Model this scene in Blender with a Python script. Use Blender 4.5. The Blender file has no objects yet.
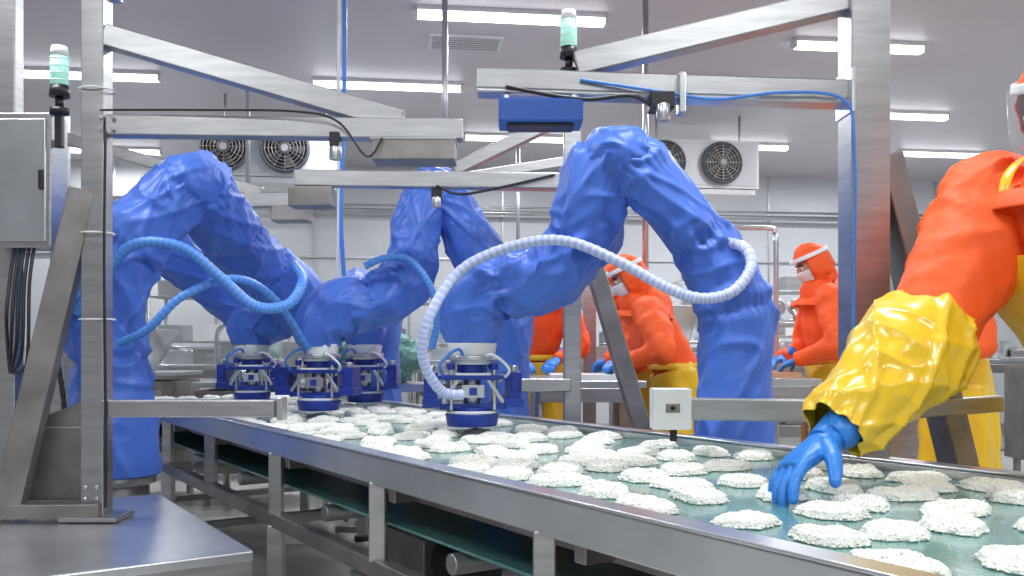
import bpy, math, random
import numpy as np
from mathutils import Vector, Matrix, noise
random.seed(7); np.random.seed(7)
scene=bpy.context.scene
V=Vector
UP=V((0,0,1))
# ------------------------------------------------------------------ materials
def mat(name,col,rough=.5,metal=0.0,noise_amt=0.0,nscale=20,bump=0.0,bscale=60,stretch=(1,1,1),emit=None,es=0,alpha=1,coat=0,sss=0,trans=0,spec=.5,detail=4,ridged=False,bdist=.01,sheen=0,rdetail=1):
    m=bpy.data.materials.new(name); m.use_nodes=True
    nt=m.node_tree; b=nt.nodes['Principled BSDF']
    b.inputs['Base Color'].default_value=(*col,1); b.inputs['Roughness'].default_value=rough
    b.inputs['Metallic'].default_value=metal; b.inputs['Specular IOR Level'].default_value=spec
    tc=nt.nodes.new('ShaderNodeTexCoord'); mp=nt.nodes.new('ShaderNodeMapping'); mp.inputs['Scale'].default_value=stretch
    nt.links.new(tc.outputs['Object'],mp.inputs['Vector'])
    if noise_amt>0:
        n=nt.nodes.new('ShaderNodeTexNoise'); n.inputs['Scale'].default_value=nscale; n.inputs['Detail'].default_value=detail
        nt.links.new(mp.outputs[0],n.inputs['Vector'])
        r=nt.nodes.new('ShaderNodeValToRGB'); r.color_ramp.elements[0].position=.3; r.color_ramp.elements[1].position=.7
        r.color_ramp.elements[0].color=(*[c*(1-noise_amt) for c in col],1); r.color_ramp.elements[1].color=(*[min(1,c*(1+noise_amt*.6)) for c in col],1)
        nt.links.new(n.outputs['Fac'],r.inputs[0]); nt.links.new(r.outputs[0],b.inputs['Base Color'])
    if bump>0:
        n2=nt.nodes.new('ShaderNodeTexNoise')
        if ridged: n2.noise_type='RIDGED_MULTIFRACTAL'
        n2.inputs['Scale'].default_value=bscale; n2.inputs['Detail'].default_value=rdetail if ridged else 6
        if ridged: n2.inputs['Distortion'].default_value=.8
        nt.links.new(mp.outputs[0],n2.inputs['Vector'])
        bm=nt.nodes.new('ShaderNodeBump'); bm.inputs['Strength'].default_value=bump; bm.inputs['Distance'].default_value=bdist
        nt.links.new(n2.outputs['Fac'],bm.inputs['Height']); nt.links.new(bm.outputs[0],b.inputs['Normal'])
    if emit: b.inputs['Emission Color'].default_value=(*emit,1); b.inputs['Emission Strength'].default_value=es
    if alpha<1: b.inputs['Alpha'].default_value=alpha
    if coat: b.inputs['Coat Weight'].default_value=coat; b.inputs['Coat Roughness'].default_value=.1
    if sss: b.inputs['Subsurface Weight'].default_value=sss; b.inputs['Subsurface Radius'].default_value=(.02,.02,.015)
    if trans: b.inputs['Transmission Weight'].default_value=trans
    if sheen: b.inputs['Sheen Weight'].default_value=sheen
    return m
STEEL=mat('stainless_steel',(.44,.44,.445),.36,.9,.15,6,.04,40,(1,1,8))
STEEL_D=mat('worn_steel',(.30,.28,.27),.42,.8,.25,8,.06,50)
STEEL_L=mat('light_steel',(.60,.615,.635),.28,.85,.12,5)
DARK=mat('dark_motor',(.03,.032,.04),.5,.3,.3,5)  # plain dark colour of the drive motor cylinder
BLACK=mat('black_plastic',(.015,.015,.018),.4)
BLUE=mat('blue_cover_fabric',(.062,.165,.63),.42,0,.05,5,.04,5,spec=.45,ridged=True,bdist=.01,sheen=.1)
NAVY=mat('royal_blue_anodised',(.016,.045,.33),.32,.1,.1,20)
BLUEHOSE=mat('blue_hose',(.07,.25,.75),.4)
HOSEB2=mat('blue_hose_rib',(.11,.31,.80),.4)
HOSEW=mat('hose_wrap_white',(.60,.65,.88),.35)
HOSEB=mat('hose_wrap_blue',(.42,.50,.82),.35)
WHITEP=mat('white_plastic',(.78,.79,.80),.4,0,.05,10)
ORANGE=mat('orange_fabric',(.94,.11,.012),.65,0,.06,8,.16,6,ridged=True)
YELLOW=mat('yellow_pvc',(.88,.56,.025),.28,0,.03,9,.05,6,ridged=True,coat=.25)
GLOVE=mat('blue_nitrile',(.025,.22,.70),.38,0,.1,30,.25,60)
SKIN=mat('skin',(.62,.36,.26),.5,0,.08,20,sss=.1)
MASK=mat('white_mask_cloth',(.82,.83,.85),.8,0,.05,30,.2,50)
HOODG=mat('grey_hood_cloth',(.42,.40,.42),.8,0,.05,30,.2,50)
HAIR=mat('dark_brow',(.03,.02,.015),.7)
EYEW=mat('eye_white',(.85,.85,.85),.2)
VISOR=mat('clear_visor',(.85,.9,.95),.08,alpha=.16)
BOOT=mat('white_rubber_boot',(.7,.7,.7),.35)
GREEN=mat('beacon_green',(.45,.85,.72),.25,emit=(.35,.9,.7),es=.25,sss=.2)
TUBE=mat('fluorescent_diffuser',(1,1,1),.4,emit=(.93,.97,1),es=5)
BELT=mat('teal_belt',(.11,.30,.28),.18,0,.35,5,.25,90,coat=.5)
FOOD=mat('rice_coating',(.95,.955,.87),.5,0,.02,30,sss=.35)
FANG=mat('fan_grey',(.10,.11,.13),.5)
GREENGL=mat('green_mesh',(.12,.30,.28),.5,0,.5,50)
# ------------------------------------------------------------------ mesh builder
def catmull(pts,rad,n):
    P=[V(p) for p in pts]; R=[r if isinstance(r,(tuple,list)) else (r,r) for r in rad]
    out=[];ro=[]
    for i in range(len(P)-1):
        p0=P[max(i-1,0)];p1=P[i];p2=P[i+1];p3=P[min(i+2,len(P)-1)]
        for k in range(n):
            t=k/n
            out.append(.5*((2*p1)+(p2-p0)*t+(2*p0-5*p1+4*p2-p3)*t*t+(3*p1-p0-3*p2+p3)*t**3))
            s=t*t*(3-2*t)
            ro.append((R[i][0]*(1-s)+R[i+1][0]*s,R[i][1]*(1-s)+R[i+1][1]*s))
    out.append(P[-1]);ro.append(R[-1]); return out,ro
class MB:
    def __init__(s): s.v=[];s.f=[];s.m=[];s.sm=[];s.mats=[]
    def mi(s,m):
        if m not in s.mats: s.mats.append(m)
        return s.mats.index(m)
    def add(s,vs,fs,m,smooth=False):
        o=len(s.v); k=s.mi(m); s.v.extend([tuple(v) for v in vs])
        for f in fs: s.f.append(tuple(i+o for i in f)); s.m.append(k); s.sm.append(smooth)
    def box(s,c,size,m,ax=None,bev=0.0):
        c=V(c); X,Y,Z=ax if ax else (V((1,0,0)),V((0,1,0)),UP)
        hx,hy,hz=[q/2 for q in size]
        vs=[c+X*(a*hx)+Y*(b*hy)+Z*(d*hz) for a,b,d in [(-1,-1,-1),(1,-1,-1),(1,1,-1),(-1,1,-1),(-1,-1,1),(1,-1,1),(1,1,1),(-1,1,1)]]
        s.add(vs,[(0,3,2,1),(4,5,6,7),(0,1,5,4),(1,2,6,5),(2,3,7,6),(3,0,4,7)],m)
    def beam(s,p0,p1,w,h,m):
        p0=V(p0);p1=V(p1); d=(p1-p0); L=d.length; d.normalize()
        side=d.cross(UP)
        if side.length<.05: side=V((1,0,0))
        side.normalize(); up=side.cross(d)
        s.box((p0+p1)/2,(w,L,h),m,(side,d,up))
    def tube(s,pts,rad,m,seg=16,n=1,side=None,cap=True,fn=None,m2=None,every=3,a0=None,a1=None):
        if not isinstance(rad,(list,tuple)): rad=[rad]*len(pts)
        P,R=catmull(pts,rad,n) if n>1 else ([V(p) for p in pts],[r if isinstance(r,(tuple,list)) else (r,r) for r in rad])
        N=len(P); T=[]
        for i in range(N):
            t=P[min(i+1,N-1)]-P[max(i-1,0)]; t.normalize(); T.append(t)
        u=None; vs=[]; acc=0
        closed=a0 is None
        cnt=seg if closed else seg+1
        for i in range(N):
            t=T[i]
            if i: acc+=(P[i]-P[i-1]).length
            if side is not None: u=V(side); u=(u-t*u.dot(t)).normalized()
            elif u is None:
                u=t.orthogonal().normalized()
            else: u=(u-t*u.dot(t)).normalized()
            v=t.cross(u)
            for j in range(cnt):
                a=2*math.pi*j/seg if closed else a0+(a1-a0)*j/seg
                q=(u*math.cos(a)*R[i][0]+v*math.sin(a)*R[i][1])
                if fn:
                    k=fn(acc,a,P[i]+q,i/(N-1)); q=q+q.normalized()*k
                vs.append(P[i]+q)
        fs=[];fs2=[]
        for i in range(N-1):
            for j in range(seg):
                jj=(j+1)%cnt
                f=(i*cnt+j,i*cnt+jj,(i+1)*cnt+jj,(i+1)*cnt+j)
                (fs2 if (m2 and (i//every)%2) else fs).append(f)
        o=len(s.v)
        s.add(vs,fs,m,True)
        if m2:
            k=s.mi(m2)
            for f in fs2: s.f.append(tuple(i+o for i in f)); s.m.append(k); s.sm.append(True)
        if cap and closed:
            k=s.mi(m)
            s.f.append(tuple(o+j for j in reversed(range(cnt)))); s.m.append(k); s.sm.append(False)
            s.f.append(tuple(o+(N-1)*cnt+j for j in range(cnt))); s.m.append(k); s.sm.append(False)
    def cyl(s,p0,p1,r,m,r1=None,seg=24):
        p0=V(p0);p1=V(p1); r1=r if r1 is None else r1
        s.tube([p0,p1],[r,r1],m,seg)
    def ell(s,c,r,m,ax=None,su=24,sv=16,fn=None,keep=None):
        c=V(c); X,Y,Z=ax if ax else (V((1,0,0)),V((0,1,0)),UP)
        vs=[];dirs=[]
        for i in range(sv+1):
            ph=math.pi*i/sv
            for j in range(su):
                th=2*math.pi*j/su
                d=V((math.sin(ph)*math.cos(th),math.sin(ph)*math.sin(th),math.cos(ph)))
                k=fn(d) if fn else 1
                dirs.append(d); vs.append(c+X*(d.x*r[0]*k)+Y*(d.y*r[1]*k)+Z*(d.z*r[2]*k))
        fs=[]
        for i in range(sv):
            for j in range(su):
                a=i*su+j;b=i*su+(j+1)%su;cc=(i+1)*su+(j+1)%su;dd=(i+1)*su+j
                f=[a,dd,cc,b]
                if i==0: f=[a,dd,cc]
                elif i==sv-1: f=[a,dd,b]
                if keep:
                    md=V((0,0,0))
                    for q in f: md+=dirs[q]
                    if not keep(md.normalized()): continue
                fs.append(tuple(f))
        s.add(vs,fs,m,True)
    def torus(s,c,nrm,R,r,m,seg=36,rs=8):
        c=V(c);n=V(nrm).normalized();u=n.orthogonal().normalized();v=n.cross(u);vs=[];fs=[]
        for i in range(seg):
            a=2*math.pi*i/seg; d=u*math.cos(a)+v*math.sin(a)
            for j in range(rs):
                b=2*math.pi*j/rs; vs.append(c+d*(R+r*math.cos(b))+n*(r*math.sin(b)))
        for i in range(seg):
            for j in range(rs):
                fs.append((i*rs+j,((i+1)%seg)*rs+j,((i+1)%seg)*rs+(j+1)%rs,i*rs+(j+1)%rs))
        s.add(vs,fs,m,True)
    def make(s,name,parent=None,bevel=0,remesh=0,smooth_it=0,disp=None,solid=0,subsurf=0):
        me=bpy.data.meshes.new(name); me.from_pydata(s.v,[],s.f)
        for m in s.mats: me.materials.append(m)
        me.polygons.foreach_set('material_index',s.m); me.polygons.foreach_set('use_smooth',s.sm); me.update()
        ob=bpy.data.objects.new(name,me); scene.collection.objects.link(ob)
        if parent: ob.parent=parent
        if remesh:
            q=ob.modifiers.new('r','REMESH'); q.mode='VOXEL'; q.voxel_size=remesh; q.use_smooth_shade=True
        if smooth_it:
            q=ob.modifiers.new('s','SMOOTH'); q.iterations=smooth_it; q.factor=.5
        if disp:
            for (sz,st) in disp:
                tx=bpy.data.textures.new('fold','CLOUDS'); tx.noise_scale=sz; tx.noise_depth=2
                q=ob.modifiers.new('d','DISPLACE'); q.texture=tx; q.strength=st; q.mid_level=.5; q.texture_coords='LOCAL'
        if solid:
            q=ob.modifiers.new('so','SOLIDIFY'); q.thickness=solid
        if bevel:
            q=ob.modifiers.new('b','BEVEL'); q.width=bevel; q.segments=2; q.limit_method='ANGLE'; q.angle_limit=math.radians(50)
        if subsurf:
            q=ob.modifiers.new('ss','SUBSURF'); q.levels=subsurf; q.render_levels=subsurf
        return ob
def empty(name,loc=(0,0,0)):
    e=bpy.data.objects.new(name,None); scene.collection.objects.link(e); e.empty_display_size=.1
    return e
# ------------------------------------------------------------------ room (turned 7 degrees)
RA=math.radians(7)
def RW(lx,ly,z): return V((lx*math.cos(RA)-ly*math.sin(RA),lx*math.sin(RA)+ly*math.cos(RA),z))
RX=V((math.cos(RA),math.sin(RA),0)); RY=V((-math.sin(RA),math.cos(RA),0)); RAX=(RX,RY,UP)
H=3.5
WALLM=mat('wall_panel',(.66,.68,.71),.3,0,.04,2)
CEILM=mat('ceiling_paint',(.63,.60,.635),.45,0,.05,1.2)
FLOORM=mat('floor_epoxy',(.55,.54,.52),.22,0,.15,2,.08,12)
def room():
    x0,x1,y0,y1=-6.5,8.5,-4,11.6
    def slab(name,c,size,m):
        b=MB(); b.box(RW(*c),size,m,RAX); b.make(name)
    slab('floor',((x0+x1)/2,(y0+y1)/2,-.05),(x1-x0+.4,y1-y0+.4,.1),FLOORM)
    slab('ceiling',((x0+x1)/2,(y0+y1)/2,H+.05),(x1-x0+.4,y1-y0+.4,.1),CEILM)
    slab('wall_back',((x0+x1)/2,y1+.05,H/2),(x1-x0,.1,H),WALLM)
    slab('wall_front',((x0+x1)/2,y0-.05,H/2),(x1-x0,.1,H),WALLM)
    slab('wall_left',(x0-.05,(y0+y1)/2,H/2),(.1,y1-y0,H),WALLM)
    slab('wall_right',(x1+.05,(y0+y1)/2,H/2),(.1,y1-y0,H),WALLM)
    b=MB()
    for z in (2.35,1.2): b.box(RW((x0+x1)/2,y1-.02,z),(x1-x0,.03,.025),STEEL_L,RAX)
    i=x0+.6
    while i<x1: b.box(RW(i,y1-.012,H/2),(.015,.02,H-.01),STEEL_L,RAX); i+=1.2
    b.make('trim_1')
    b=MB(); b.box(RW((x0+x1)/2,y1-.03,.08),(x1-x0,.05,.16),STEEL,RAX); b.make('baseboard_back')
room()
# ceiling lights, plus unseen rows added for fill
def strip(x,y,L=1.25,power=48):
    e=empty('ceiling_light_fixture')
    if y>7: power=40
    b=MB(); c=V((x,y,H-.015)); b.box(c,(L+.02,.10,.03),WHITEP,RAX)
    b.box(c-V((0,0,.035)),(L,.075,.04),TUBE,RAX)
    for sgn in(-1,1): b.box(c+RX*sgn*(L/2+.01)-V((0,0,.035)),(.02,.085,.045),WHITEP,RAX)
    b.make('housing',e)
    ld=bpy.data.lights.new('lamp','AREA'); ld.shape='RECTANGLE'; ld.size=L; ld.size_y=.07; ld.energy=power; ld.color=(.95,.98,1)
    lo=bpy.data.objects.new('lamp',ld); scene.collection.objects.link(lo); lo.parent=e
    lo.location=c-V((0,0,.058)); lo.rotation_euler=(0,0,RA)
for (x,y,L) in [(0.0,6.15,1.28),(-1.07,7.75,1.25),(-3.55,7.45,1.2),(2.6,6.75,1.0),(3.75,8.75,1.0),(2.65,10.1,.9),(5.0,10.5,1.0),(.05,9.7,1.1),(-4.6,10.3,1.1),
                (-2.4,3.2,1.2),(.6,2.8,1.2),(3.6,3.2,1.2),(-2.0,.2,1.2),(1.2,.0,1.2),(4.2,.4,1.2),(-.5,-2.2,1.2),(5.6,6.3,1.2)]:  # rows overhead and behind the camera are out of view, added as fill light
    strip(x,y,L)
# ------------------------------------------------------------------ conveyor
D=V((-.551,.8346,0)); Nn=V((.8346,.551,0))
def W(s,t,z): return D*s+Nn*t+V((0,0,z))
CS0,CS1=-.8,6.4
def conveyor():
    e=empty('conveyor')
    b=MB(); b.beam(W(CS0,1.735,.844),W(CS1,1.735,.844),1.11,.012,BELT)
    b.beam(W(CS0,1.735,.66),W(CS1,1.735,.66),1.05,.008,BELT)
    for s in (CS0,CS1): 
        b.tube([W(s,1.19,.755),W(s,2.28,.755)],.095,BELT,28)
    b.make('belt',e)
    b=MB()
    for t,sg in ((1.155,-1),(2.315,1)):
        b.beam(W(CS0,t,.835),W(CS1,t,.835),.05,.085,STEEL_L)
        b.beam(W(CS0,t+.0,.882),W(CS1,t,.882),.062,.008,STEEL_L)
        b.beam(W(CS0,t,.54),W(CS1,t,.54),.05,.055,STEEL_D)
        for s in (-.1,.75,1.62,2.48,3.4,4.33,5.2,6.2):
            b.beam(W(s,t,.56),W(s,t,.80),.05,.05,STEEL)
        b.beam(W(CS0,t-sg*.10,.765),W(CS1,t-sg*.10,.765),.03,.05,STEEL_D)
        for s in (-.1,1.62,3.4,5.2,6.2):
            b.beam(W(s,t,.0),W(s,t,.52),.06,.06,STEEL)
            b.cyl(W(s,t,0),W(s,t,.03),.05,BLACK)
        b.beam(W(-.1,t,.2),W(6.2,t,.2),.04,.05,STEEL_D)
    for s in (-.1,1.62,3.4,5.2,6.2):
        b.beam(W(s,1.155,.2),W(s,2.315,.2),.04,.04,STEEL); b.beam(W(s,1.155,.54),W(s,2.315,.54),.04,.04,STEEL)
    for s in (.3,1.2,2.1,3.0,4.0,4.8,5.7):
        b.tube([W(s,1.19,.62),W(s,2.28,.62)],.03,STEEL,16); b.beam(W(s+.3,1.16,.77),W(s+.3,2.31,.77),.04,.05,STEEL_D)
    b.beam(W(CS0,1.735,.79),W(CS1,1.735,.79),.9,.01,STEEL_D)
    b.box(W(2.9,1.5,.36),(.5,.3,.02),STEEL_L,(D,Nn,UP))
    b.make('frame',e,bevel=.004)
    b=MB(); b.box(W(3.0,1.6,.42),(.35,.22,.20),STEEL_D,(D,Nn,UP)); b.cyl(W(2.6,1.6,.44),W(2.85,1.6,.44),.08,DARK); b.beam(W(3.0,1.155,.30),W(3.0,2.315,.30),.04,.04,STEEL)
    b.make('drive_motor',e,bevel=.005)
    b=MB(); b.tube([W(3.3,1.25,.2),W(3.0,1.3,.32),W(2.8,1.25,.25),W(2.5,1.3,.3)],.012,BLACK,10,8)
    b.tube([W(4.1,1.2,.3),W(3.9,1.22,.12),W(3.5,1.2,.08),W(3.2,1.3,.05)],.018,STEEL_D,10,8)
    b.make('drive_cable',e)
conveyor()
# patties
def patties():
    pl=[]
    tries=0
    while tries<12000:
        tries+=1
        s=random.uniform(.2,6.35); t=random.uniform(1.26,2.22)
        ok=True
        for (a,c,*_) in pl:
            if ((s-a)/.152)**2+((t-c)/.146)**2<1: ok=False;break
        if ok and random.random()<.5: pl.append((s,t,random.uniform(-1.2,1.2),random.uniform(.060,.086),random.uniform(.050,.063)))
    VS=[];FS=[];off=0
    for (s,t,rot,a,b_) in pl:
        c=W(s,t,.85); ax=D*math.cos(rot+.9)+Nn*math.sin(rot+.9); ay=UP.cross(ax)
        n=1000 if s<2.2 else (620 if s<3 else (380 if s<4 else 220))
        hgt=random.uniform(.021,.028); sd=random.random()*50
        def wob(q): return 1+.30*noise.noise(V((math.cos(q)*1.3+sd,math.sin(q)*1.3,0)))+.14*noise.noise(V((math.cos(q)*4+sd,math.sin(q)*4,3)))
        cv=[];sg=32
        def hh(x_,y_): return .78+.40*abs(noise.noise(V((x_*20+sd,y_*20,5))))+.22*noise.noise(V((x_*12+sd,y_*12,9)))
        for i,(rr,zz) in enumerate(((1.0,.0),(.985,.5),(.90,.82),(.65,.96),(.3,1.0))):
            for j in range(sg):
                th=2*math.pi*j/sg; w=wob(th)
                x_=a*rr*w*math.cos(th); y_=b_*rr*w*math.sin(th)
                cv.append(c+ax*x_+ay*y_+V((0,0,hgt*zz*hh(x_,y_)+.001)))
        cv.append(c+V((0,0,hgt*hh(0,0))))
        fs=[]
        for i in range(4):
            for j in range(sg):
                k=(j+1)%sg; fs+= [(i*sg+j,i*sg+k,(i+1)*sg+k),(i*sg+j,(i+1)*sg+k,(i+1)*sg+j)]
        for j in range(sg): fs.append((4*sg+j,4*sg+(j+1)%sg,5*sg))
        VS.append(np.array([tuple(q) for q in cv])); FS.append(np.array(fs)+off); off+=len(cv)
        th=np.random.uniform(0,2*np.pi,n); rr=np.sqrt(np.random.uniform(0,1,n))*1.05
        w=np.array([wob(q) for q in th])
        px=a*rr*w*np.cos(th); py=b_*rr*w*np.sin(th)
        hz_=np.array([hh(x_,y_) for x_,y_ in zip(px,py)])
        pz=hgt*hz_*np.power(np.clip(1.12-rr**3.5,0.01,1.2),.5)+np.random.uniform(-.0005,.0025,n)
        pz=np.where(rr>.95,pz*np.random.uniform(.15,1,n),pz)
        pos=np.array(c)[None]+px[:,None]*np.array(ax)+py[:,None]*np.array(ay); pos[:,2]+=pz
        pos[:,2]=np.maximum(pos[:,2],.853)
        d=np.random.normal(size=(n,3)); d[:,2]*=.3; d/=np.linalg.norm(d,axis=1)[:,None]
        u=np.cross(d,np.random.normal(size=(n,3))); u/=np.linalg.norm(u,axis=1)[:,None]; v=np.cross(d,u)
        L=np.random.uniform(.0045,.0070,n)[:,None]; r=.0030
        g=np.stack([pos+d*L,pos-d*L,pos+u*r,pos+v*r,pos-u*r,pos-v*r],1).reshape(-1,3)
        base=np.array([(0,2,3),(0,3,4),(0,4,5),(0,5,2),(1,3,2),(1,4,3),(1,5,4),(1,2,5)])
        f=(base[None]+ (np.arange(n)*6)[:,None,None]).reshape(-1,3)+off
        VS.append(g);FS.append(f);off+=len(g)
    vs=np.concatenate(VS);fs=np.concatenate(FS)
    me=bpy.data.meshes.new('rice_coated_patties'); me.from_pydata(vs.tolist(),[],fs.tolist()); me.materials.append(FOOD)
    me.polygons.foreach_set('use_smooth',[True]*len(fs)); me.update()
    ob=bpy.data.objects.new('rice_coated_patties',me); scene.collection.objects.link(ob)
patties()
# ------------------------------------------------------------------ robots
def rdg(n,k=3.5,e=1.6): return max(0,1-abs(n)*k)**e
def fold(seed,amp=.02,cinch=()):
    o=V((seed*7.3,seed*3.1,seed*1.7))
    def fn(acc,a,p,u):
        ca,sa=math.cos(a),math.sin(a)
        b1=a+acc*2.8; b2=a-acc*3.4
        r1=rdg(noise.noise(V((math.cos(b1)*1.15,math.sin(b1)*1.15,acc*.9))+o),3.6,1.4)
        r2=rdg(noise.noise(V((math.cos(b2)*1.0,math.sin(b2)*1.0,acc*1.3))+o*2),3.6,1.4)
        near=.08
        for (c,w,dpt) in cinch: near=max(near,math.exp(-abs(acc-c)*6))
        r3=rdg(noise.noise(V((ca*.8+acc*1.5,sa*.8,acc*9))+o*3),3.2,1.3)
        lo=noise.noise(p*2.6+o)
        k=amp*(r1*.6+r2*.5+r3*near*1.0)+lo*.014-amp*.3
        for (c,w,dpt) in cinch:
            x=(acc-c)/w
            if abs(x)<6:
                k-=dpt*math.exp(-x*x)
                ph=a*13+3*noise.noise(V((ca,sa,seed)))
                k+=.010*(abs(math.sin(ph))-.5)*math.exp(-abs(x)*.6)
        return k
    return fn
def gripper(b,c,ztop,zbot,ang):
    x,y=c; ux=V((math.cos(ang),math.sin(ang),0)); uy=V((-math.sin(ang),math.cos(ang),0)); ax=(ux,uy,UP)
    def P(a,d,z): return V((x,y,0))+ux*a+uy*d+V((0,0,z))
    b.cyl(P(0,0,ztop-.03),P(0,0,ztop+.02),.092,WHITEP,.10,32); b.cyl(P(0,0,ztop-.05),P(0,0,ztop-.03),.108,STEEL_L,seg=32)
    b.cyl(P(0,0,ztop-.065),P(0,0,ztop-.05),.085,WHITEP,seg=32)
    b.cyl(P(0,0,ztop-.115),P(0,0,ztop-.06),.06,NAVY,seg=24)
    zm=ztop-.115
    b.box(P(0,0,zm),(.30,.17,.018),NAVY,ax); b.box(P(0,-.02,zm+.012),(.14,.13,.01),WHITEP,ax)
    for sx in(-1,1):
        b.box(P(sx*.165,0,zm-.035),(.055,.15,.11),NAVY,ax)
        b.box(P(sx*.16,0,zm-.10),(.075,.17,.035),NAVY,ax)
        b.box(P(sx*.165,-.078,zm-.03),(.03,.01,.05),NAVY,ax)
        b.cyl(P(sx*.165,-.04,zm+.01),P(sx*.165,-.04,zm+.045),.016,STEEL_L,seg=12)
        b.beam(P(sx*.06,-.07,zm-.01),P(sx*.12,-.07,zm-.10),.016,.016,STEEL_L)
        for sy in(-1,1):
            b.cyl(P(sx*.085,sy*.06,zm-.13),P(sx*.085,sy*.06,zm+.04),.008,STEEL_L,seg=10)
            b.cyl(P(sx*.085,sy*.06,zm+.03),P(sx*.085,sy*.06,zm+.055),.016,NAVY,seg=10)
    b.box(P(0,0,zm-.115),(.26,.13,.022),NAVY,ax)
    b.box(P(0,-.07,zm-.055),(.09,.03,.05),STEEL_L,ax); b.box(P(0,-.088,zm-.055),(.03,.01,.03),NAVY,ax)
    b.cyl(P(0,0,zm-.12),P(0,0,zm),.035,STEEL_L,seg=16)
    b.cyl(P(0,0,zbot+.035),P(0,0,zm-.12),.085,NAVY,seg=28)
    b.cyl(P(0,0,zbot+.05),P(0,0,zbot+.062),.103,WHITEP,seg=32)
    b.cyl(P(0,0,zbot),P(0,0,zbot+.05),.10,NAVY,.108,32)
    b.tube([P(-.1,-.05,zm-.02),P(-.13,-.12,zm+.05),P(-.06,-.11,zm+.11),P(-.03,-.05,zm+.06)],.006,BLUEHOSE,8,6)
    b.tube([P(.1,-.05,zm-.02),P(.14,-.11,zm+.03),P(.07,-.11,zm+.09),P(.03,-.05,zm+.06)],.006,WHITEP,8,6)
def robot(seed,upper,ur,fore,fr,gx,ang,hoses,zt=1.2,cu=(),cf=(),bz=.42):
    e=empty('industrial_robot_arm')
    x,y=upper[0][0],upper[0][1]
    b=MB(); b.box((x,y,.02),(.5,.5,.04),STEEL_D); b.cyl((x,y,.04),(x,y,bz-.02),.14,STEEL); b.cyl((x,y,bz-.04),(x,y,bz),.17,STEEL_L)
    for i in range(8):
        a=i*math.pi/4+.2; b.cyl((x+.22*math.cos(a),y+.22*math.sin(a),.04),(x+.22*math.cos(a),y+.22*math.sin(a),.065),.014,STEEL_L,seg=6)
    b.make('pedestal',e,bevel=.004)
    L=sum((V(upper[i+1])-V(upper[i])).length for i in range(len(upper)-1))
    b=MB(); b.tube(upper,ur,BLUE,112,26,fn=fold(seed,.023,list(cu)+[(L+.0,.05,.004)])); b.make('lower_arm_cover',e)
    b=MB(); b.tube(fore,fr,BLUE,112,26,fn=fold(seed+5,.023,list(cf)+[(0,.05,.004)])); 
    b.make('forearm_cover',e)
    b=MB(); el=(V(upper[-1])+V(fore[0]))/2
    o=V((seed*3,1,2))
    b.ell(el,(ur[-1]*1.06,ur[-1]*1.10,ur[-1]*.95),BLUE,su=80,sv=56,fn=lambda d:1+.09*rdg(noise.noise(V((d.x*1.2,d.y*1.2,d.z*1.6))+o),3.5,1.4)+.05*rdg(noise.noise(V((d.x*1.8+d.z*1,d.y*1.6,d.z*1.2))+o*2),3.5,1.4)+.05*noise.noise(d*1.4+o)); b.make('elbow_cover',e)
    b=MB(); g=fore[-1]; gripper(b,(g[0],g[1]),zt,.89,ang); b.make('gripper',e,bevel=.003)
    b=MB()
    for pts,r,m,m2 in hoses:
        b.tube(pts,r,m,12,16,m2=m2,every=1,fn=lambda acc,a,p,u:.0015*math.sin(acc*220))
    if hoses: b.make('air_hose',e)
robot(1,[(.847,3.42,.42),(.847,3.42,.80),(.852,3.42,1.08),(.85,3.42,1.30),(.795,3.42,1.47),(.68,3.42,1.64),(.54,3.42,1.81),(.43,3.42,1.91)],
      [.16,.145,.14,.135,.125,.110,.117,.125],
      [(.375,3.43,1.94),(.315,3.46,1.79),(.265,3.5,1.61),(.12,3.53,1.475),(-.075,3.57,1.445),(-.156,3.6,1.35),(-.16,3.6,1.22)],
      [.115,.130,.130,.122,.127,.125,.095],None,.1,
      [([(-.19,3.45,1.02),(-.27,3.40,1.04),(-.33,3.32,1.17),(-.30,3.3,1.32),(-.19,3.36,1.49),(0,3.37,1.58),(.195,3.32,1.595),(.39,3.25,1.51),(.55,3.2,1.415),(.67,3.18,1.375),(.78,3.18,1.40),(.855,3.22,1.49),(.84,3.28,1.57),(.74,3.38,1.60)],.020,HOSEW,HOSEB)],
      cu=[(.93,.025,.018),(1.22,.025,.014)],cf=[(.38,.025,.020),(.72,.025,.020)])
robot(2,[(-.05,4.8,.42),(-.05,4.8,.8),(-.05,4.8,1.1),(-.05,4.8,1.38),(-.17,4.8,1.67),(-.31,4.8,1.93),(-.39,4.8,2.04)],
      [.15,.14,.14,.15,.14,.12,.115],
      [(-.43,4.78,2.07),(-.50,4.72,1.82),(-.53,4.66,1.58),(-.68,4.6,1.44),(-.86,4.55,1.40),(-.96,4.5,1.31),(-.965,4.5,1.21)],
      [.11,.125,.14,.14,.145,.135,.10],None,-.1,
      [([(-.72,4.4,1.60),(-.62,4.4,1.64),(-.50,4.4,1.63),(-.40,4.4,1.5),(-.37,4.45,1.35),(-.40,4.5,1.2)],.018,BLUEHOSE,HOSEB2)],
      cu=[(.98,.03,.018)],cf=[(.5,.03,.018),(.78,.03,.018)])
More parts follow.
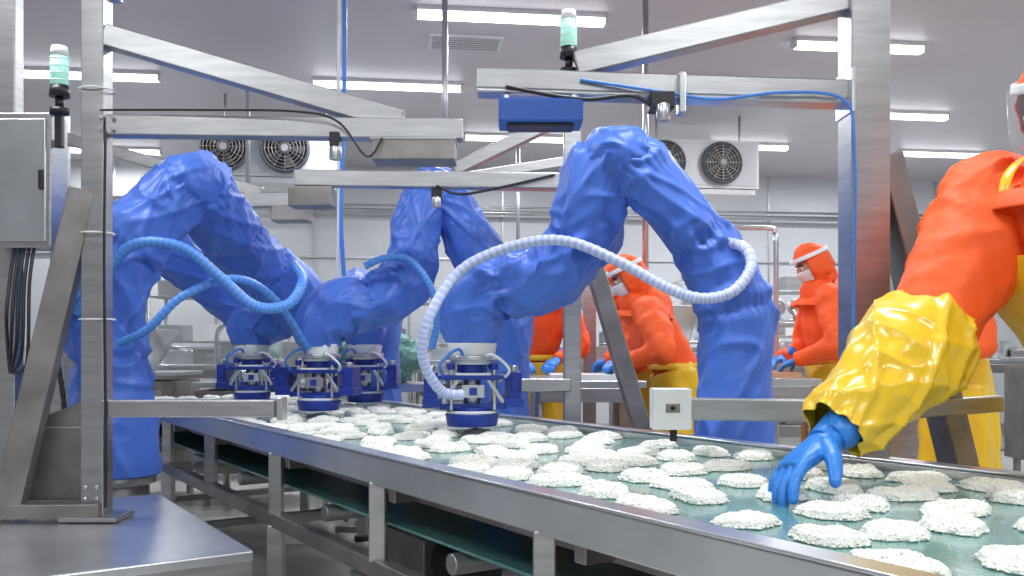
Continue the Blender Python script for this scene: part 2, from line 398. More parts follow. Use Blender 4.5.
robot(3,[(-1.76,4.0,.64),(-1.76,4.0,.85),(-1.77,4.0,1.08),(-1.80,4.0,1.35),(-1.74,4.0,1.6),(-1.60,4.06,1.80),(-1.50,4.1,1.93)],
      [.18,.165,.15,.16,.155,.14,.135],
      [(-1.45,4.14,1.97),(-1.42,4.45,1.82),(-1.40,4.85,1.66),(-1.25,5.12,1.50),(-1.33,5.28,1.43),(-1.52,5.3,1.34),(-1.53,5.3,1.22)],
      [.145,.155,.165,.165,.16,.15,.11],None,.2,
      [([(-1.86,3.85,1.35),(-1.72,3.78,1.5),(-1.57,3.74,1.63),(-1.38,3.75,1.62),(-1.24,3.8,1.505),(-1.1,3.85,1.38),(-.97,3.9,1.39),(-.93,4.0,1.50),(-1.05,4.35,1.6)],.023,BLUEHOSE,HOSEB2),
       ([(-1.66,3.8,1.22),(-1.52,3.76,1.28),(-1.38,3.78,1.42),(-1.2,3.9,1.50),(-1.08,4.1,1.42),(-1.0,4.4,1.2)],.018,BLUEHOSE,HOSEB2),
       ([(-1.8,3.9,1.5),(-1.95,3.82,1.3),(-2.05,3.75,1.0),(-2.2,3.7,.8),(-2.25,3.7,.3)],.026,BLUEHOSE,HOSEB2),
       ([(-1.76,3.82,1.62),(-1.90,3.72,1.45),(-1.93,3.7,1.15),(-1.98,3.7,.8),(-2.1,3.7,.3)],.014,BLUEHOSE,None),
       ([(-1.7,3.82,1.7),(-1.86,3.7,1.55),(-1.86,3.68,1.2),(-1.84,3.7,.9),(-1.9,3.75,.4)],.010,BLACK,None)],
      cu=[(.5,.03,.018),(1.0,.03,.016)],cf=[(.45,.04,.018),(.85,.03,.018)],bz=.64)
robot(4,[(-.9,6.1,.42),(-.9,6.1,.8),(-.9,6.1,1.2),(-.9,6.08,1.42),(-.93,5.95,1.52),(-.96,5.85,1.56)],
      [.16,.15,.14,.15,.14,.13],
      [(-.97,5.78,1.57),(-.95,5.6,1.54),(-.88,5.4,1.47),(-.85,5.25,1.40),(-.85,5.2,1.30),(-.85,5.2,1.21)],
      [.13,.13,.13,.13,.12,.09],None,0,[])
robot(6,[(-2.35,5.2,.42),(-2.35,5.2,.8),(-2.36,5.2,1.2),(-2.36,5.2,1.5),(-2.30,5.2,1.75),(-2.22,5.2,1.92)],
      [.2,.19,.17,.19,.17,.16],
      [(-2.15,5.24,1.94),(-2.0,5.42,1.76),(-1.86,5.65,1.6),(-1.76,5.85,1.45),(-1.72,5.95,1.33),(-1.72,5.95,1.21)],
      [.16,.16,.15,.14,.13,.1],None,0,[],zt=1.2,cu=[(.7,.03,.02)])
# ------------------------------------------------------------------ gantries
def frame_bolts(b,p,n=4,r=.012):
    p=V(p)
    for i in range(n):
        b.cyl(p+V((.02*(i%2*2-1),0,.02*(i//2*2-1))),p+V((.02*(i%2*2-1),-.012,.02*(i//2*2-1))),r*.6,STEEL_L,seg=8)
b=MB()
b.beam((-1.4525,3.15,.6),(-1.4525,3.15,2.43),.078,.078,STEEL)
b.box((-1.4525,3.15,2.435),(.13,.13,.012),STEEL_L); b.box((-1.4525,3.15,.612),(.2,.16,.016),STEEL)
b.beam((-1.74,3.1,.62),(-1.49,3.14,1.75),.07,.09,STEEL_D)
b.beam((-2.0,3.1,.64),(-1.42,3.13,.64),.10,.05,STEEL_D)
b.beam((-1.41,3.15,1.975),(-.174,3.2,1.972),.07,.07,STEEL)
b.beam((-1.42,3.15,2.29),(-.39,3.2,2.0),.07,.075,STEEL)
b.box((-.345,3.2,1.895),(.29,.14,.075),STEEL_D); b.box((-.345,3.2,1.93),(.3,.15,.012),STEEL)
b.box((-.62,3.16,1.93),(.035,.05,.05),BLACK); b.cyl((-.62,3.16,1.86),(-.62,3.16,1.91),.022,STEEL_L,seg=14)
b.beam((-1.42,3.13,.99),(-.82,3.13,.99),.05,.06,STEEL)
b.box((-.80,3.13,.99),(.02,.07,.08),STEEL_L)
b.box((-1.62,3.2,.77),(.26,.02,.30),STEEL_D); b.add([(-1.75,3.19,.92),(-1.5,3.19,.92),(-1.5,3.19,1.02)],[(0,1,2)],STEEL_D)
frame_bolts(b,(-1.40,3.11,1.975)); frame_bolts(b,(-1.4525,3.11,.7))
b.tube([(-1.42,3.1,2.02),(-1.1,3.1,2.02),(-.75,3.1,2.015),(-.6,3.1,1.98),(-.5,3.1,1.86),(-.45,3.12,1.93)],.004,BLACK,8,8)
for zz in (1.3,1.6,2.1): b.torus((-1.4525,3.15,zz),(0,0,1),.058,.003,WHITEP)
b.tube([(-1.40,3.1,1.95),(-1.405,3.1,1.5),(-1.40,3.1,1.0),(-1.40,3.1,.65)],.005,BLACK,8,6)
b.make('steel_gantry',bevel=.006)
b=MB()
b.beam((1.055,2.7,0),(1.055,2.7,2.35),.115,.115,STEEL); b.box((1.055,2.7,.01),(.24,.24,.02),STEEL)
b.beam((1.12,2.72,1.78),(1.40,2.82,.83),.085,.085,STEEL_D); b.beam((1.40,2.82,.83),(1.62,2.9,0.02),.085,.085,STEEL_D)
b.beam((1.0,2.7,1.965),(-.105,2.7,2.0),.08,.06,STEEL); b.beam((1.0,2.7,1.93),(-.105,2.7,1.965),.085,.012,STEEL_L)
b.beam((1.0,2.7,2.24),(.19,2.7,2.045),.07,.07,STEEL)
b.box((1.0,2.7,1.96),(.012,.14,.14),STEEL_L)
b.box((.44,2.66,1.925),(.07,.08,.05),BLACK); b.cyl((.44,2.62,1.86),(.44,2.62,1.91),.02,STEEL_L,seg=14); b.box((.50,2.66,1.95),(.02,.06,.12),STEEL_L)
b.beam((1.0,2.78,1.005),(.56,2.9,1.005),.05,.07,STEEL); b.beam((1.1,2.76,1.0),(1.5,2.76,1.03),.04,.05,STEEL)
b.tube([(.2,2.65,1.99),(.45,2.64,1.95),(.6,2.64,1.93),(.8,2.64,1.95),(.97,2.64,1.93),(1.0,2.63,1.8),(1.0,2.63,1.4),(1.0,2.63,1.2)],.005,BLUEHOSE,8,8)
b.tube([(-.02,2.65,1.97),(.2,2.64,1.93),(.35,2.64,1.94),(.42,2.64,1.9)],.006,BLACK,8,8)
b.make('steel_gantry',bevel=.006)
b=MB()
b.beam((.28,4.2,0),(.28,4.2,2.32),.08,.08,STEEL); b.beam((.33,4.18,1.75),(.62,4.2,.77),.08,.08,STEEL_D); b.beam((.62,4.2,.77),(.82,4.22,.02),.08,.08,STEEL_D)
b.beam((.25,4.2,1.975),(-1.01,4.2,1.99),.07,.075,STEEL); b.beam((.25,4.2,2.28),(-.27,4.2,2.03),.06,.06,STEEL)
b.box((-.93,4.2,1.90),(.2,.13,.09),STEEL_D); b.box((-.35,4.2,1.93),(.05,.06,.08),BLACK); b.cyl((-.35,4.17,1.85),(-.35,4.17,1.9),.02,STEEL_L)
b.beam((.27,4.12,1.03),(.02,4.12,1.03),.05,.06,STEEL)
b.tube([(.2,4.15,2.0),(-.1,4.15,1.93),(-.25,4.15,1.91),(-.35,4.15,1.95)],.006,BLACK,8,8)
b.make('steel_gantry',bevel=.006)
b=MB()
b.beam((-2.71,5.4,0),(-2.71,5.4,2.6),.085,.085,STEEL); b.beam((-2.69,5.4,2.06),(-1.21,5.4,2.09),.08,.085,STEEL); b.beam((-2.69,5.4,2.46),(-1.5,5.4,2.13),.07,.07,STEEL)
b.box((-1.32,5.4,2.0),(.22,.14,.09),STEEL_D)
b.beam((-2.69,5.4,1.4),(-2.9,5.4,.02),.07,.07,STEEL_D)
b.make('steel_gantry',bevel=.006)
b=MB()
b.beam((.55,6.4,0),(.55,6.4,2.55),.09,.09,STEEL); b.beam((.55,6.4,2.35),(-1.0,6.4,2.38),.08,.08,STEEL); b.beam((.55,6.4,2.55),(-.4,6.4,2.4),.07,.07,STEEL)
b.make('steel_gantry',bevel=.006)
b=MB(); b.box((.085,2.7,1.90),(.25,.13,.07),mat('blue_painted_metal',(.02,.10,.45),.35)); b.box((.085,2.7,1.862),(.2,.09,.012),BLACK)
for sx in(-.1,.1): b.box((.085+sx,2.7,1.94),(.02,.08,.03),STEEL_L)
b.make('vision_camera_housing',bevel=.006)
b=MB(); b.box((.51,2.9,1.005),(.12,.09,.13),WHITEP); b.box((.51,2.853,1.01),(.045,.004,.03),STEEL_D); b.cyl((.51,2.85,1.01),(.51,2.846,1.01),.008,BLACK,seg=12); b.cyl((.52,2.9,.9),(.52,2.9,.94),.012,BLACK,seg=12)
b.make('sensor_box',bevel=.006)
def beacon(x,y,z,s=1):
    b=MB(); b.cyl((x,y,z),(x,y,z+.02*s),.032*s,BLACK); b.cyl((x,y,z+.02*s),(x,y,z+.06*s),.014*s,BLACK); b.cyl((x,y,z+.06*s),(x,y,z+.10*s),.034*s,BLACK,.03*s)
    b.cyl((x,y,z+.10*s),(x,y,z+.20*s),.03*s,GREEN); b.cyl((x,y,z+.20*s),(x,y,z+.235*s),.031*s,WHITEP,.026*s)
    for k in range(4): b.torus((x,y,z+(.115+.025*k)*s),(0,0,1),.03*s,.002*s,WHITEP,seg=24,rs=6)
    b.make('signal_beacon')
beacon(.172,2.73,2.03,.82); beacon(-1.81,3.6,2.135,1.15)
b=MB(); b.box((-1.95,3.66,1.87),(.22,.14,.54),STEEL); b.box((-1.95,3.585,1.87),(.19,.012,.49),STEEL_L); b.box((-1.87,3.575,1.87),(.02,.02,.08),BLACK)
b.beam((-2.06,3.7,0),(-2.06,3.7,3.5),.07,.07,STEEL)
b.beam((-1.81,3.6,2.13),(-1.81,3.6,2.0),.03,.03,BLACK); b.beam((-1.90,3.62,2.02),(-1.81,3.61,2.02),.02,.03,STEEL)
b.box((-2.06,3.7,.02),(.2,.2,.04),STEEL)
for i in range(5): b.tube([(-2.0+.02*i,3.62,1.62),(-2.0+.02*i,3.58,1.45),(-2.0+.02*i,3.56,1.3-.04*i),(-2.03,3.64,1.1)],.007,BLACK,8,6)
b.make('control_cabinet',bevel=.005)
# ------------------------------------------------------------------ near left steel bench (parallel to the belt)
b=MB()
AXB=(D,Nn,UP)
b.box(W(3.27,.2,.585),(1.25,1.26,.03),STEEL_L,AXB)
for (s,t,w,d) in ((2.66,.2,.02,1.24),(3.88,.2,.02,1.24),(3.27,.82,1.24,.02),(3.27,-.42,1.24,.02)): b.box(W(s,t,.535),(w,d,.08),STEEL,AXB)
for s in(2.72,3.82):
    for t in(-.36,.76): b.box(W(s,t,.25),(.05,.05,.5),STEEL,AXB)
b.box(W(3.27,.2,.18),(1.1,1.12,.02),STEEL,AXB)
b.make('steel_workbench',bevel=.005)
# ------------------------------------------------------------------ evaporator coolers
def cooler(c,w,h,fans,R):
    c=V(c); b=MB(); b.box(c,(w,.5,h),WHITEP,RAX); b.box(c-RY*.255,(w-.06,.01,h-.05),WALLM,RAX)
    for fx in fans:
        q=c+RX*fx-RY*.27
        b.cyl(q+RY*.02,q-RY*.03,R,FANG,seg=40); b.cyl(q-RY*.03,q-RY*.034,R*.9,BLACK,seg=40)
        for k in range(6): b.torus(q-RY*.08,RY,R*(.25+.15*k),.004,STEEL_D if k<5 else FANG,seg=40,rs=6)
        b.torus(q-RY*.05,RY,R*1.0,.02,FANG,seg=40,rs=6)
        for k in range(12):
            a=k*math.pi/6; d=RX*math.cos(a)+UP*math.sin(a); b.beam(q-RY*.08+d*R*.1,q-RY*.08+d*R,.006,.006,STEEL_D)
        b.cyl(q-RY*.03,q-RY*.09,R*.24,FANG,seg=20); b.cyl(q-RY*.09,q-RY*.092,R*.16,HOODG,seg=20)
        for k in range(5):
            a=k*2*math.pi/5; d=RX*math.cos(a)+UP*math.sin(a); e2=RY.cross(d)
            b.add([q-RY*.04+d*R*.2-e2*R*.08,q-RY*.06+d*R*.2+e2*R*.08,q-RY*.065+d*R*.85+e2*R*.25,q-RY*.04+d*R*.85-e2*R*.2],[(0,1,2,3)],FANG)
    for sx in(-1,1): b.cyl(c+RX*sx*(w/2-.1)+UP*h/2,V((c.x,c.y,0))+RX*sx*(w/2-.1)+UP*H,.012,STEEL)
    b.box(c-UP*(h/2+.03),(w*.95,.45,.05),WHITEP,RAX)
    b.make('evaporator_cooler',bevel=.006)
cooler((1.84,8.9,2.97),1.05,.46,(-.43,.13),.185)
cooler((-2.15,8.2,2.95),1.1,.46,(-.40,.12),.2)
# ------------------------------------------------------------------ pipes etc.
b=MB()
for z,r in((2.92,.03),(2.99,.015)): b.cyl(RW(-6.3,11.4,z),RW(8.3,11.4,z),r,STEEL_L,seg=12)
b.make('wall_pipe')
def pipe(name,p0,p1,r,m):
    b=MB(); b.cyl(p0,p1,r,m,seg=14); p1=V(p1); b.cyl(p1-V((0,0,.01)),p1,r*2.5,m,seg=14); b.make(name)
pipe('hanging_pipe',(-.41,5.5,2.1),(-.41,5.5,3.5),.018,STEEL_L)
pipe('hanging_pipe',(.86,5.8,1.6),(.86,5.8,3.5),.02,STEEL_L)
pipe('hanging_pipe',(-2.2,7.5,2.5),(-2.2,7.5,3.5),.02,STEEL_L)
pipe('hanging_pipe',(.06,9,1.8),(.06,9,3.5),.02,STEEL_L)
b=MB(); b.tube([(-.93,5,3.5),(-.93,5,2.8),(-.945,5,2.2),(-.95,5,1.9),(-.93,5,1.55)],.012,BLUEHOSE,10,8); b.tube([(-.96,5,3.5),(-.965,5,2.8),(-.96,5,2.2),(-.97,5,1.55)],.01,WHITEP,10,8)
b.make('air_supply_cable')
b=MB(); b.tube([(1.25,6,2.0),(1.7,6,2.0),(1.75,6,1.97),(1.76,6,1.9),(1.76,6,1.0),(1.76,6,0)],.018,STEEL_L,12,4); b.make('bent_pipe')
b=MB(); c=V((-.35,6.75,3.49)); b.box(c,(.55,.3,.015),WHITEP,RAX)
for k in range(6): b.box(c+RY*(-.11+.045*k)-UP*.010,(.5,.006,.006),HOODG,RAX)
b.make('ceiling_vent')
def table(name,x0,x1,y0,y1,z,items=0,shelf=True):
    b=MB(); cx,cy=(x0+x1)/2,(y0+y1)/2; b.box((cx,cy,z-.02),(x1-x0,y1-y0,.04),STEEL_L)
    for x in(x0+.05,x1-.05):
        for y in(y0+.05,y1-.05): b.cyl((x,y,0),(x,y,z-.04),.025,STEEL,seg=12)
    if shelf: b.box((cx,cy,.3),(x1-x0-.08,y1-y0-.08,.02),STEEL)
    b.box((cx,y0+.01,z-.08),(x1-x0-.1,.02,.08),STEEL)
    for i in range(items):
        x=x0+.2+(x1-x0-.4)*random.random(); y=cy+(y1-y0)*.25*(random.random()-.5); k=random.random()
        if k<.5:
            w,d,h=random.uniform(.25,.4),.28,random.uniform(.08,.16)
            mm=random.choice([STEEL,WHITEP,STEEL_L]); b.box((x,y,z+.006),(w,d,.012),mm)
            for (ox,oy,ww,dd) in((w/2,0,.012,d),(-w/2,0,.012,d),(0,d/2,w,.012),(0,-d/2,w,.012)): b.box((x+ox,y+oy,z+h/2),(ww,dd,h),mm)
        else:
            r=random.uniform(.07,.1); b.cyl((x,y,z),(x,y,z+.16),r,STEEL_L,r*1.15); b.torus((x,y,z+.16),(0,0,1),r*1.15,.008,STEEL_L)
    b.make(name,bevel=.004)
ORB=mat('cutting_board_orange',(.55,.28,.15),.5)
table('prep_table',.10,.74,4.95,6.0,1.02)
table('prep_table',1.28,1.72,5.0,6.2,1.03)
table('prep_table',-4.4,-1.2,8.0,8.7,1.05,8)
table('prep_table',-1.0,1.3,8.6,9.3,1.08,8)
table('prep_table',2.2,5.2,7.9,8.6,1.1,9)
b=MB(); b.box((1.48,5.35,1.045),(.36,.4,.03),ORB); b.make('cutting_board')
b=MB(); b.box((.42,5.2,1.035),(.4,.4,.03),WHITEP); b.make('cutting_board')
b=MB(); b.ell((-1.05,6.95,1.12),(.33,.2,.2),GREENGL,su=48,sv=32,fn=lambda d:1+.3*rdg(noise.noise(d*3),2,1)-.1); b.box((-1.05,6.95,.9),(.8,.5,.06),STEEL_L)
for sx in(-.35,.35):
    for sy in(-.2,.2): b.cyl((-1.05+sx,6.95+sy,0),(-1.05+sx,6.95+sy,.88),.02,STEEL,seg=10)
b.make('net_sack_on_stand')
RED=mat('red_button',(.6,.03,.02),.4)
def machine(x,y,w,h,name='processing_machine'):
    b=MB(); b.box((x,y,h*.45),(w,.6,h*.5),STEEL_D); b.box((x,y-.305,h*.45),(w*.8,.01,h*.4),STEEL)
    b.box((x,y,h*.74),(w*1.05,.64,.03),STEEL_L)
    b.tube([(x,y,h*.75),(x,y,h)],[(w*.2,.12),(w*.45,.3)],STEEL_L,4,side=(1,1,0))
    for sx in(-1,1):
        for sy in(-1,1): b.cyl((x+sx*w*.42,y+sy*.25,0),(x+sx*w*.42,y+sy*.25,h*.22),.03,STEEL,seg=12)
    b.cyl((x+w*.25,y-.31,h*.55),(x+w*.25,y-.33,h*.55),.03,RED,seg=14)
    b.box((x-w*.2,y-.315,h*.55),(.18,.02,.12),BLACK)
    b.tube([(x-w*.4,y,h*.75),(x-w*.4,y,h*1.08),(x-w*.1,y,h*1.1),(x,y,h*1.02)],.02,STEEL_L,10,6)
    b.make(name,bevel=.005)
machine(-3.0,7.2,.8,1.35); machine(-1.95,7.1,.9,1.25); machine(-.15,7.3,.8,1.3); machine(3.0,6.9,.9,1.35); machine(4.6,7.2,1.0,1.5); machine(-4.4,6.8,.8,1.6)
machine(1.35,7.6,1.0,1.55); machine(2.05,9.6,.9,1.7)
# shelving racks against the far wall
def rack(x,y,w,h):
    b=MB()
    for sx in(-1,1):
        for sy in(-1,1): b.cyl((x+sx*w/2,y+sy*.25,0),(x+sx*w/2,y+sy*.25,h),.02,STEEL_L,seg=10)
    for k in range(4):
        z=.3+k*(h-.35)/3; b.box((x,y,z),(w,.5,.02),STEEL)
        for i in range(3):
            if random.random()<.75: b.box((x-w/2+.2+i*(w-.4)/2,y,z+.10),(.26,.34,.17),random.choice([WHITEP,STEEL,STEEL_L,STEEL_D]))
    b.make('storage_rack',bevel=.004)
rack(-.9,10.2,1.3,1.75); rack(.75,10.4,1.2,1.7); rack(3.3,10.6,1.2,1.9); rack(-3.2,9.9,1.4,1.8)
b=MB()
b.box((4.6,10.2,1.25),(.9,.6,2.5),STEEL_L); b.box((4.38,9.89,1.3),(.4,.02,2.3),STEEL); b.box((4.82,9.89,1.3),(.4,.02,2.3),STEEL)
for x in(4.57,4.63): b.box((x,9.87,1.3),(.02,.03,.2),BLACK)
b.make('steel_cabinet',bevel=.005)
b=MB()
for i in range(4):
    c=V((1.95+.13*i,6.6,1.5)); b.torus(c,(0,1,0),.05,.012,STEEL_L,20); b.cyl(c-V((0,.05,0)),c+V((0,.1,0)),.025,STEEL,seg=14); b.cyl(c-V((0,0,.12)),c,.02,STEEL_L,seg=12)
b.cyl((1.8,6.6,1.38),(2.5,6.6,1.38),.03,STEEL_L,seg=14); b.cyl((1.85,6.6,0),(1.85,6.6,1.38),.025,STEEL,seg=12); b.cyl((2.42,6.6,0),(2.42,6.6,1.38),.025,STEEL,seg=12)
b.make('valve_manifold')
# ------------------------------------------------------------------ people
LIPS=mat('lips',(.5,.18,.15),.5)
def ik(a,c,l1,l2,pole):
    a=V(a);c=V(c); d=c-a; L=min(d.length,(l1+l2)*.995); dn=d.normalized(); x=(l1*l1-l2*l2+L*L)/(2*L); h=math.sqrt(max(l1*l1-x*x,1e-5))
    p=V(pole); p=(p-dn*p.dot(dn)).normalized(); return a+dn*x+p*h
def hand(par,name,wr,dr,pn,thumb,curl=.35,sc=1.0,vox=.004,spread=.12):
    wr=V(wr); d=V(dr).normalized(); pn=V(pn); pn=(pn-d*pn.dot(d)).normalized(); sd=V(thumb); sd=(sd-d*sd.dot(d)-pn*sd.dot(pn)).normalized()
    b=MB()
    b.tube([wr-d*.03*sc,wr,wr+d*.03*sc,wr+d*.065*sc,wr+d*.09*sc],[(.030*sc,.024*sc),(.030*sc,.023*sc),(.040*sc,.021*sc),(.045*sc,.019*sc),(.040*sc,.013*sc)],GLOVE,20,3,side=sd)
    for i,(off,L) in enumerate(((.031,.072),(.0105,.082),(-.0105,.076),(-.031,.060))):
        a=curl*(1+.08*i); dd=(d+sd*off*spread*36).normalized()
        p=wr+d*.075*sc+sd*off*sc; pts=[p-dd*.015*sc,p]; 
        for k,fr in enumerate((.45,.30,.25)):
            ang=a*(k+1)*.9
            p=p+(dd*math.cos(ang)+pn*math.sin(ang))*L*fr*sc; pts.append(p)
        b.tube(pts,[.0105*sc,.011*sc,.0100*sc,.0094*sc,.0078*sc],GLOVE,14,4); b.ell(pts[-1],(.0080*sc,)*3,GLOVE,su=12,sv=8)
        b.ell(pts[2],(.0108*sc,)*3,GLOVE,su=12,sv=8)
    p=wr+d*.02*sc+sd*.025*sc; td=(d*.55+sd*.75+pn*.35).normalized(); t2=(d*.75+sd*.35+pn*.55).normalized()
    pts=[p,p+td*.035*sc,p+td*.035*sc+(td+t2).normalized()*.03*sc,p+td*.035*sc+(td+t2).normalized()*.03*sc+t2*.026*sc]
    b.tube(pts,[.017*sc,.0150*sc,.0125*sc,.0095*sc],GLOVE,14,4); b.ell(pts[-1],(.0098*sc,)*3,GLOVE,su=12,sv=8)
    b.make(name,par,remesh=vox,smooth_it=3)
    b=MB(); b.tube([wr-d*.10*sc,wr-d*.05*sc,wr-d*.01*sc],[(.050*sc,.046*sc),(.042*sc,.036*sc),(.033*sc,.027*sc)],GLOVE,24,5,side=sd,fn=lambda acc,a,p,u:.003*math.sin(a*5+acc*90)); b.make(name+'_cuff',par)
def worker(base,fdir,hr,hl,lean=.15,drop=0,scale=1.0,hood=ORANGE,yel=False,look=(0,0,-.25),vox=.016,hand_vox=.006,apron=True,hdirs=None,poleR=None,shoulder_w=.19,hcurl=(.35,.35),armr=1.0,bib=False,hsc=1.0,headlean=1.3,l12=None,shield=False):
    e=empty('factory_worker'); f=V((fdir[0],fdir[1],0)).normalized(); r=V((f.y,-f.x,0)); B=V((base[0],base[1],0))
    def Q(a,c,z): return B+r*a*scale+f*c*scale+V((0,0,z*scale))
    dz=-drop
    hip=Q(0,0,.95); waist=Q(0,lean*.25,1.10+dz*.1); chest=Q(0,lean*.75,1.32+dz*.6); sh=Q(0,lean*.98,1.45+dz*.9); nk=Q(0,lean*(headlean*.5+.5),1.53+dz); hd=Q(0,lean*headlean+.02,1.66+dz*1.05)
    b=MB()
    b.tube([Q(0,0,.84),hip,waist,chest,sh,(sh+nk)/2,nk,nk*.5+hd*.5],[(.15,.12),(.175,.135),(.17,.13),(.20,.145),(.185,.12),(.12,.10),(.07,.07),(.055,.055)],ORANGE,28,5,side=r)
    for sg,kd in((-1,0.0),(1,.03)):
        b.tube([Q(sg*.09,0,.92),Q(sg*.10,.03+kd,.5),Q(sg*.10,-.01,.12)],[.10,.075,.065],ORANGE,18,8)
    SR=sh+r*shoulder_w*scale; SL=sh-r*shoulder_w*scale
    arms=[]
    for S,hnd,sg,pole in((SR,V(hr),1,poleR),(SL,V(hl),-1,None)):
        d=hnd-S; L=d.length
        l1,l2=(.30*scale,.27*scale) if not(l12 and sg>0) else l12
        if L>l1+l2: k=L/(l1+l2)*1.01; l1*=k;l2*=k
        el=ik(S,hnd,l1,l2,V(pole) if pole else (r*sg*.7-UP*.8-f*.2)); arms.append((S,el,hnd))
        am=armr; ae=1+(armr-1)*.95; aw=.8 if yel else 1
        def af(acc,a,p,u,sd=sg*3+base[0]):
            return .013*am*rdg(noise.noise(V((math.cos(a)*.9+acc*2,math.sin(a)*.9,acc*11+sd))),2.6,1.3)*(.6+.4*math.sin(acc*9))*(1-u*.7)+.006*noise.noise(p*9)
        hend=(el*.32+hnd*.68) if yel else hnd
        b.tube([S-r*sg*.06*scale,S,S*.55+el*.45,el,el*.8+hnd*.2,(el+hnd)/2,hend],[.085*am,.090*am,.088*am,.074*ae,.066*(ae*.5+.5),.057*aw,.042*aw],ORANGE,44,12,fn=af)
        b.ell(S,(.090*am,)*3,ORANGE)
    b.make('body_suit',e,remesh=vox*.8,smooth_it=2,disp=[(.14,.03),(.06,.008)])
    b=MB()
    for sg in(-1,1):
        b.tube([Q(sg*.10,0,.32),Q(sg*.10,-.01,.15),Q(sg*.10,0,.07)],[.085,.07,.06],BOOT,20,5,side=r)
        b.tube([Q(sg*.10,-.09,.045),Q(sg*.10,0,.055),Q(sg*.10,.1,.045),Q(sg*.10,.19,.035)],[(.035,.04),(.048,.055),(.05,.045),(.03,.03)],BOOT,20,6,side=r)
    b.make('boots',e)
    for i,(nm,(S,el,w)) in enumerate(zip(('hand_right','hand_left'),arms)):
        sg=1 if i==0 else -1
        if hdirs and hdirs[i]: dr,pn,th=hdirs[i]
        else: dr=((w-el).normalized()+f*.2-UP*.15); pn=-UP+f*-.2; th=-r*sg
        hand(e,nm,w,dr,pn,th,hcurl[i],vox=hand_vox,sc=hsc)
        if yel:
            dd=(w-el).normalized()
            b=MB(); b.tube([el*.45+w*.55,el*.2+w*.8,w+dd*.01],[.046,.044,.038],GLOVE,24,6); b.make(nm+'_gauntlet',e)
            b=MB()
            mid=el*1.02-w*.02
            def sl(sd):
                o=V((sd,sd*2,1))
                def fn(acc,a,p,u):
                    ca,sa=math.cos(a),math.sin(a)
                    b1=a+acc*5; b2=a-acc*6
                    k=.017*rdg(noise.noise(V((math.cos(b1)*1.0,math.sin(b1)*1.0,acc*2.0))+o),3.2,1.3)+.013*rdg(noise.noise(V((math.cos(b2)*.9,math.sin(b2)*.9,acc*3.2))+o*2),3.2,1.3)+.007*rdg(noise.noise(V((ca*.8,sa*.8,acc*11))+o*3),3.0,1.4)
                    k+=.014*noise.noise(p*4+o)-.010
                    k+=.006*math.sin(a*7+acc*10)*max(0,u-.8)*5
                    k-=.012*max(0,.08-u)/.08
                    return k
                return fn
            b.tube([mid,el*.88+w*.12,el*.70+w*.30,el*.50+w*.50,el*.30+w*.70,w-dd*.04],[.122,.127,.119,.104,.087,.066],YELLOW,112,30,cap=False,fn=sl(i*5+2))
            b.make('oversleeve_'+('right','left')[i],e,solid=.003)
    lk=(f+V(look)).normalized(); hz=(UP-lk*UP.dot(lk)).normalized(); hx=lk.cross(hz)
    AX=(hx,lk,hz)
    def face(d):
        k=1.0
        k+=.20*math.exp(-((d.x/.16)**2+((d.z+.10)/.22)**2))*(d.y>0)
        for sx in(-1,1): k-=.07*math.exp(-(((d.x-sx*.36)/.2)**2+((d.z-.12)/.15)**2))*(d.y>0)
        k+=.05*math.exp(-((d.x/.3)**2+((d.z+.78)/.2)**2))*(d.y>0)
        k+=.03*math.exp(-((d.x/.25)**2+((d.z+.45)/.1)**2))*(d.y>0)
        if d.z<0: k-=.10*abs(d.z)*abs(d.x)
        return k
    b=MB(); b.ell(hd,(.076,.094,.118),SKIN,AX,36,28,fn=face)
    for sx in(-1,1):
        c=hd+hx*sx*.030+lk*.080+hz*.014; b.ell(c,(.013,.010,.009),EYEW,AX,12,8); b.ell(c+lk*.007,(.006,.005,.006),HAIR,AX,10,6)
        b.tube([hd+hx*sx*.014+lk*.090+hz*.034,hd+hx*sx*.032+lk*.086+hz*.040,hd+hx*sx*.052+lk*.072+hz*.034],[.003,.005,.003],HAIR,8,4)
        b.ell(hd+hx*sx*.078-hz*.005,(.010,.022,.032),SKIN,AX,12,8)
    b.tube([hd-hx*.022+lk*.085-hz*.055,hd+lk*.094-hz*.057,hd+hx*.022+lk*.085-hz*.055],[.004,.007,.004],LIPS,10,4)
    b.make('head',e)
    b=MB(); b.ell(hd,(.083,.108,.125),MASK,AX,36,28,keep=lambda d:d.y>.12 and d.z<-.02 and d.z>-.93,fn=lambda d:1+.10*math.exp(-((d.x/.3)**2+((d.z+.15)/.3)**2))); b.make('face_mask',e,solid=.002)
    b=MB(); o=V((hd.x,hd.y,1))
    b.ell(hd-lk*.005+hz*.005,(.098,.118,.138),hood,AX,48,36,keep=lambda d:not(d.y>.45 and d.z<.42),fn=lambda d:1+.05*noise.noise(d*3+o)+.05*rdg(noise.noise(d*2.4+o*2),2.5,1.4))
    b.tube([hd-hz*.075-lk*.012,hd-hz*.11-lk*.01,nk-UP*.02,sh+UP*.035,sh-UP*.03],[(.088,.098),(.082,.09),(.095,.10),(.17,.145),(.215,.175)],hood,48,8,side=r,cap=False,fn=lambda acc,a,p,u:.007*math.sin(a*7+acc*20)+.01*noise.noise(p*9)+.012*rdg(noise.noise(p*10),2.5,1.4))
    b.make('hood',e,solid=.003)
    b=MB(); b.tube([hd+hz*.06-lk*.0,hd+hz*.085],[(.104,.124),(.098,.118)],MASK,40,3,side=hx,cap=False); b.make('headband',e,solid=.003)
    if shield:
        b=MB(); b.tube([hd-hz*.11+lk*.012,hd-hz*.02+lk*.012,hd+hz*.07+lk*.005],[(.115,.135),(.115,.135),(.108,.125)],VISOR,24,4,side=hx,a0=math.radians(20),a1=math.radians(160)); 
        b.make('face_shield',e)
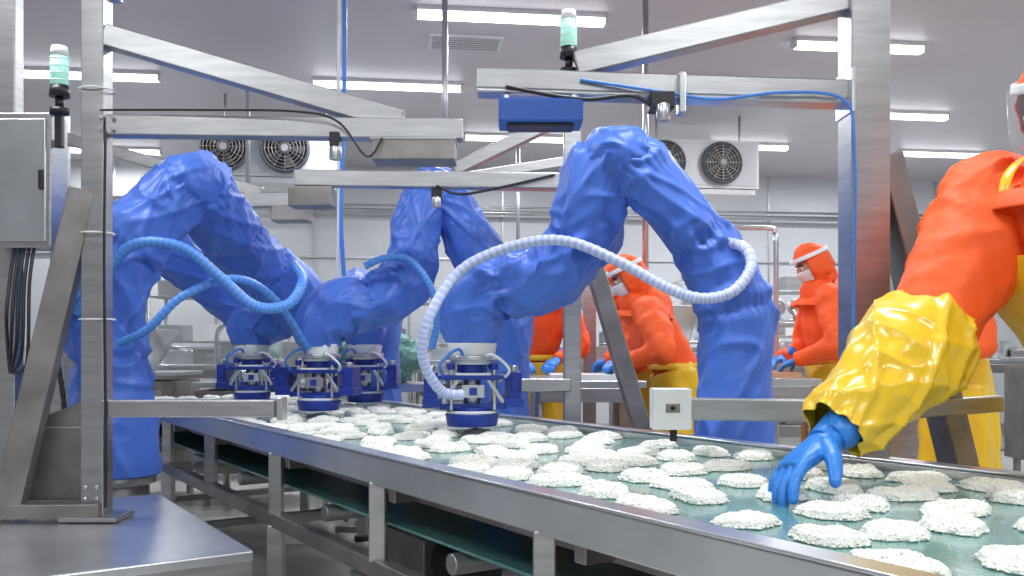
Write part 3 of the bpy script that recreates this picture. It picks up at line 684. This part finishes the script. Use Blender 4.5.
    if apron:
        b=MB()
        ctr=[Q(0,0,.30),Q(0,.01,.6),Q(0,.01,.85),hip,waist]
        rr=[(.25,.19),(.235,.185),(.215,.175),(.205,.165),(.195,.155)]
        if bib: ctr+=[chest,chest*.4+sh*.6]; rr+=[(.235,.185),(.20,.165)]
        b.tube(ctr,[(x*scale,y*scale) for x,y in rr],YELLOW,56,12,side=r,a0=math.radians(-28),a1=math.radians(208),
               fn=lambda acc,a,p,u:(1-u)*.022*math.sin(a*7+1)+.014*noise.noise(V((math.cos(a)*2,math.sin(a)*2,acc*3))+B)+.004+.012*rdg(noise.noise(p*5),2.5,1.4))
        if bib:
          for sg in(-1,1):
            b.tube([chest*.4+sh*.6+r*sg*.11+f*.15,sh+r*sg*.10+f*.10+UP*.07,sh+r*sg*.09-f*.02+UP*.125,sh+r*sg*.09-f*.13+UP*.02],[(.016,.004)]*4,YELLOW,10,6,side=r)
        b.make('apron',e,solid=.002)
        if not bib:
            b=MB(); b.tube([waist-UP*.02,waist+UP*.02],[(.20*scale,.16*scale)]*2,YELLOW,40,2,side=r,cap=False); b.make('apron_belt',e,solid=.004)
    return e
# foreground worker
fd=(-.83,-.50)
worker((1.70,2.44),fd,(.725,2.08,.985),(1.28,1.86,1.0),lean=.32,drop=.02,scale=1.10,yel=True,vox=.010,hand_vox=.0035,look=(-.1,-.1,-.4),
       hdirs=[((-.82,-.36,-.50),(.45,-.1,-.85),(.40,-1,-.2)),((-.8,-.1,-.5),(.3,0,-1),(0,1,0))],poleR=(.45,.1,-.85),hcurl=(.30,.4),armr=1.5,bib=True,hsc=1.38,headlean=1.02,l12=(.34,.37),shield=True)
# background workers
worker((1.97,5.42),(-1,.08),(1.66,5.55,1.14),(1.66,5.25,1.13),lean=.10,look=(0,-.1,-.45),scale=1.02)
worker((1.02,5.3),(-1,.05),(.64,5.40,1.12),(.64,5.1,1.12),lean=.24,drop=.05,look=(0,-.1,-.5),scale=1.0)
worker((.98,5.85),(-1,-.05),(.62,5.95,1.12),(.62,5.72,1.12),lean=.22,drop=.03,look=(0,0,-.5),scale=1.0)
worker((.16,6.38),(.05,-1),(.05,6.03,1.12),(.30,6.03,1.12),lean=.12,look=(0.3,0,-.5),scale=1.03)
worker((2.97,6.0),(-.8,-.5),(2.6,5.9,1.1),(2.7,5.6,1.1),lean=.12,look=(0,-.1,-.3),scale=1.03,hood=HOODG)
# ------------------------------------------------------------------ camera / world
w=bpy.data.worlds.new('world'); scene.world=w; w.use_nodes=True
w.node_tree.nodes['Background'].inputs[0].default_value=(.8,.85,.95,1); w.node_tree.nodes['Background'].inputs[1].default_value=.3
cd=bpy.data.cameras.new('camera'); cam=bpy.data.objects.new('camera',cd); scene.collection.objects.link(cam)
cam.location=(0,0,1.2); cam.rotation_euler=(math.radians(90),0,0); cd.sensor_width=36; cd.lens=900/1024*36; cd.shift_y=60/1024; cd.clip_start=.05
scene.camera=cam
scene.view_settings.view_transform='Standard'
